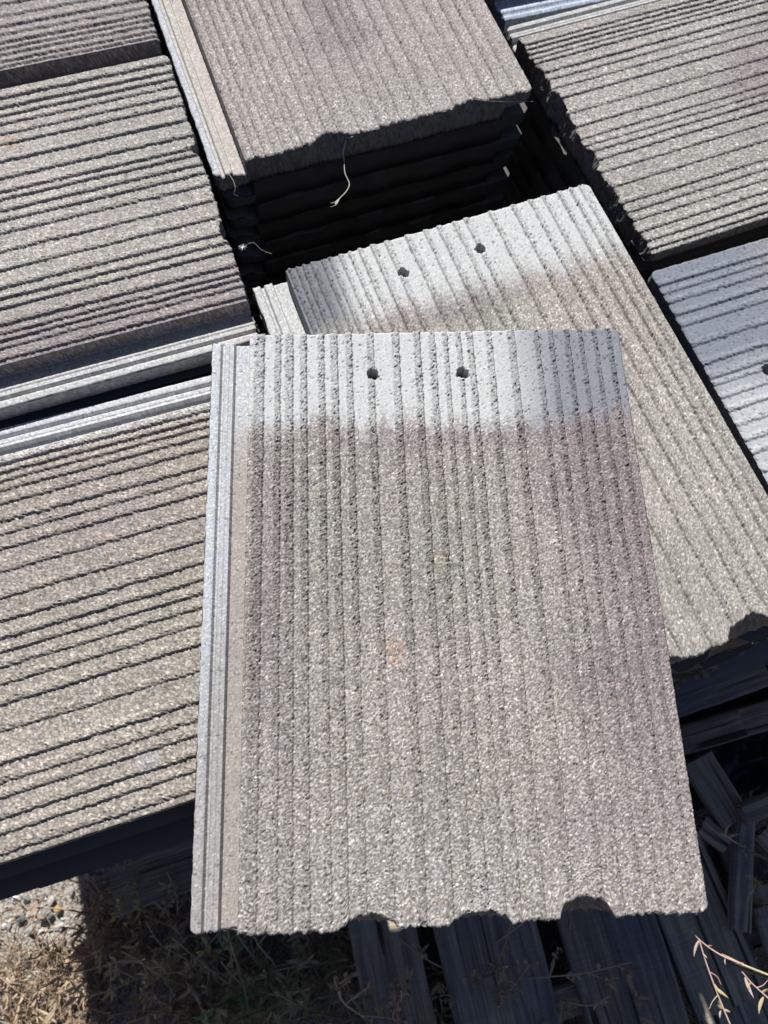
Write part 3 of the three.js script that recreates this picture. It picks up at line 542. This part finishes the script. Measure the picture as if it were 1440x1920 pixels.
// dry leaf litter in the sun
{
  const r = rng(31), lf = [];
  for (let i = 0; i < 900; i++) {
    const x = 5 + 215 * Math.pow(r(), 0.8), y = 1765 + 190 * Math.pow(r(), 0.8) + 0.18 * Math.max(0, 110 - x) * r(), p = at(x - 20, y, CAM_Y); p.y = 0.002 + 0.028 * r() * r();
    lf.push(leaf(p, V(r() - 0.5, 0.35 * (r() - 0.4), r() - 0.5), 0.008 + 0.024 * r(), 0.001 + 0.0034 * r() * r(), 1.4 * r(), r));
  }
  for (let i = 0; i < 110; i++) {
    const p = at(-20 + 230 * r(), 1740 + 200 * r(), CAM_Y), a = r() * 6.28, l = 0.03 + 0.07 * r(), y0 = 0.004 + 0.03 * r();
    const t = tube([V(p.x, y0, p.z), V(p.x + Math.cos(a) * l * 0.5, y0 + 0.012 * (r() - 0.3), p.z + Math.sin(a) * l * 0.5 + 0.006 * (r() - 0.5)), V(p.x + Math.cos(a) * l, y0 + 0.02 * (r() - 0.3), p.z + Math.sin(a) * l)], 0.0009, 0.0004, 7, 3);
    lf.push(t);
  }
  const g = mergeGeometries(lf), c = new Float32Array(g.attributes.position.count * 3);
  for (let i = 0; i < c.length / 3; i++) { const k = Math.floor(i / 18), a = hash(k, 1, 3), b = 0.6 + 0.6 * hash(k, 2, 3); c[i * 3] = b * mix(0.34, 0.50, a); c[i * 3 + 1] = b * mix(0.235, 0.40, a); c[i * 3 + 2] = b * mix(0.17, 0.27, a); }
  g.setAttribute('color', new THREE.BufferAttribute(c, 3));
  tag(mesh('leaf_litter', g, new THREE.MeshPhysicalMaterial({ vertexColors: true, roughness: 0.95, side: THREE.DoubleSide, transmission: 0.2, thickness: 0, name: 'dry_leaves' })), 'curled tan dry leaves piled on the sunlit ground', null, null, 'stuff');
}
// brown litter in the shade
{
  const r = rng(32), lf = [];
  for (let i = 0; i < 1500; i++) { const x = 150 + 620 * r(), y = 1650 + 290 * r(), p = at(x, y, CAM_Y); p.y = 0.002 + 0.03 * r() * r(); lf.push(leaf(p, V(r() - 0.5, 0.4 * (r() - 0.3), r() - 0.5), 0.01 + 0.03 * r(), 0.0008 + 0.0022 * r() * r(), r(), r)); }
  tag(mesh('dry_grass', mergeGeometries(lf), plantMat([0.34, 0.265, 0.19])), 'brown dry grass and stalks matted in the shade below the weeds', null, null, 'stuff');
}

// ---------- fibres over the gap ----------
{
  const thread = stemMat([0.46, 0.43, 0.37]), web = stemMat([0.5, 0.5, 0.5]);
  const q = (x, y, d) => at(x, y, d);
  const t = tube([q(643, 284, 0.545), q(645, 300, 0.55), q(647, 325, 0.552), q(655, 345, 0.553), q(650, 358, 0.553), q(637, 372, 0.553), q(628, 383, 0.552)], 0.00035, 0.0006, 40, 6);
  const g = group('thread', [0, 0, 0]); mesh('strand', t, thread, g); 
  mesh('frayed_end', tube([q(637, 372, 0.553), q(628, 379, 0.552), q(619, 381, 0.551)], 0.0007, 0.0002, 6, 4), thread, g); mesh('frayed_end', tube([q(636, 373, 0.553), q(630, 384, 0.552), q(620, 388, 0.551)], 0.0007, 0.0002, 6, 4), thread, g); mesh('frayed_end', tube([q(643, 284, 0.545), q(650, 262, 0.538), q(662, 256, 0.532)], 0.0007, 0.0004, 8, 4), thread, g);
  tag(g, 'pale frayed thread hanging from the chipped nose of the back tile', 'thread');
  tag(mesh('grass_stalk', tube([q(428, 325, 0.536), q(438, 340, 0.535), q(441, 355, 0.536), q(438, 364, 0.54), q(446, 367, 0.545)], 0.0003, 0.00012, 16, 4), stemMat([0.42, 0.38, 0.30])), 'thin curved dry stalk at the corner of the back tile', 'grass stalk');
  tag(mesh('cobweb_thread', tube([q(866, 184, 0.530), q(930, 190, 0.532), q(1000, 190, 0.545)], 0.00016, 0.00016, 12, 3), web), 'fine cobweb thread strung from the back tile across to the crumbled one', 'cobweb thread');
  tag(mesh('cobweb_thread', tube([q(455, 462, 0.57), q(475, 455, 0.572), q(490, 468, 0.575), q(510, 476, 0.578)], 0.0002, 0.0002, 12, 3), web), 'looping cobweb thread in the near left corner of the gap', 'cobweb thread');
  const r = rng(4), fl = []; for (let i = 0; i < 14; i++) { const a = r() * 6.28, o = q(455, 464, 0.566); fl.push(tube([o, o.clone().add(V(Math.cos(a) * 0.002, 0.001, Math.sin(a) * 0.002)), o.clone().add(V(Math.cos(a) * 0.004, 0.001 - 0.002 * r(), Math.sin(a) * 0.004))], 0.0003, 0.0001, 4, 3)); }
  tag(mesh('fluff', mergeGeometries(fl), stemMat([0.8, 0.8, 0.8])), 'tiny white tuft of fluff caught beside the gap', 'fluff');
}
renderer.render(scene, camera);
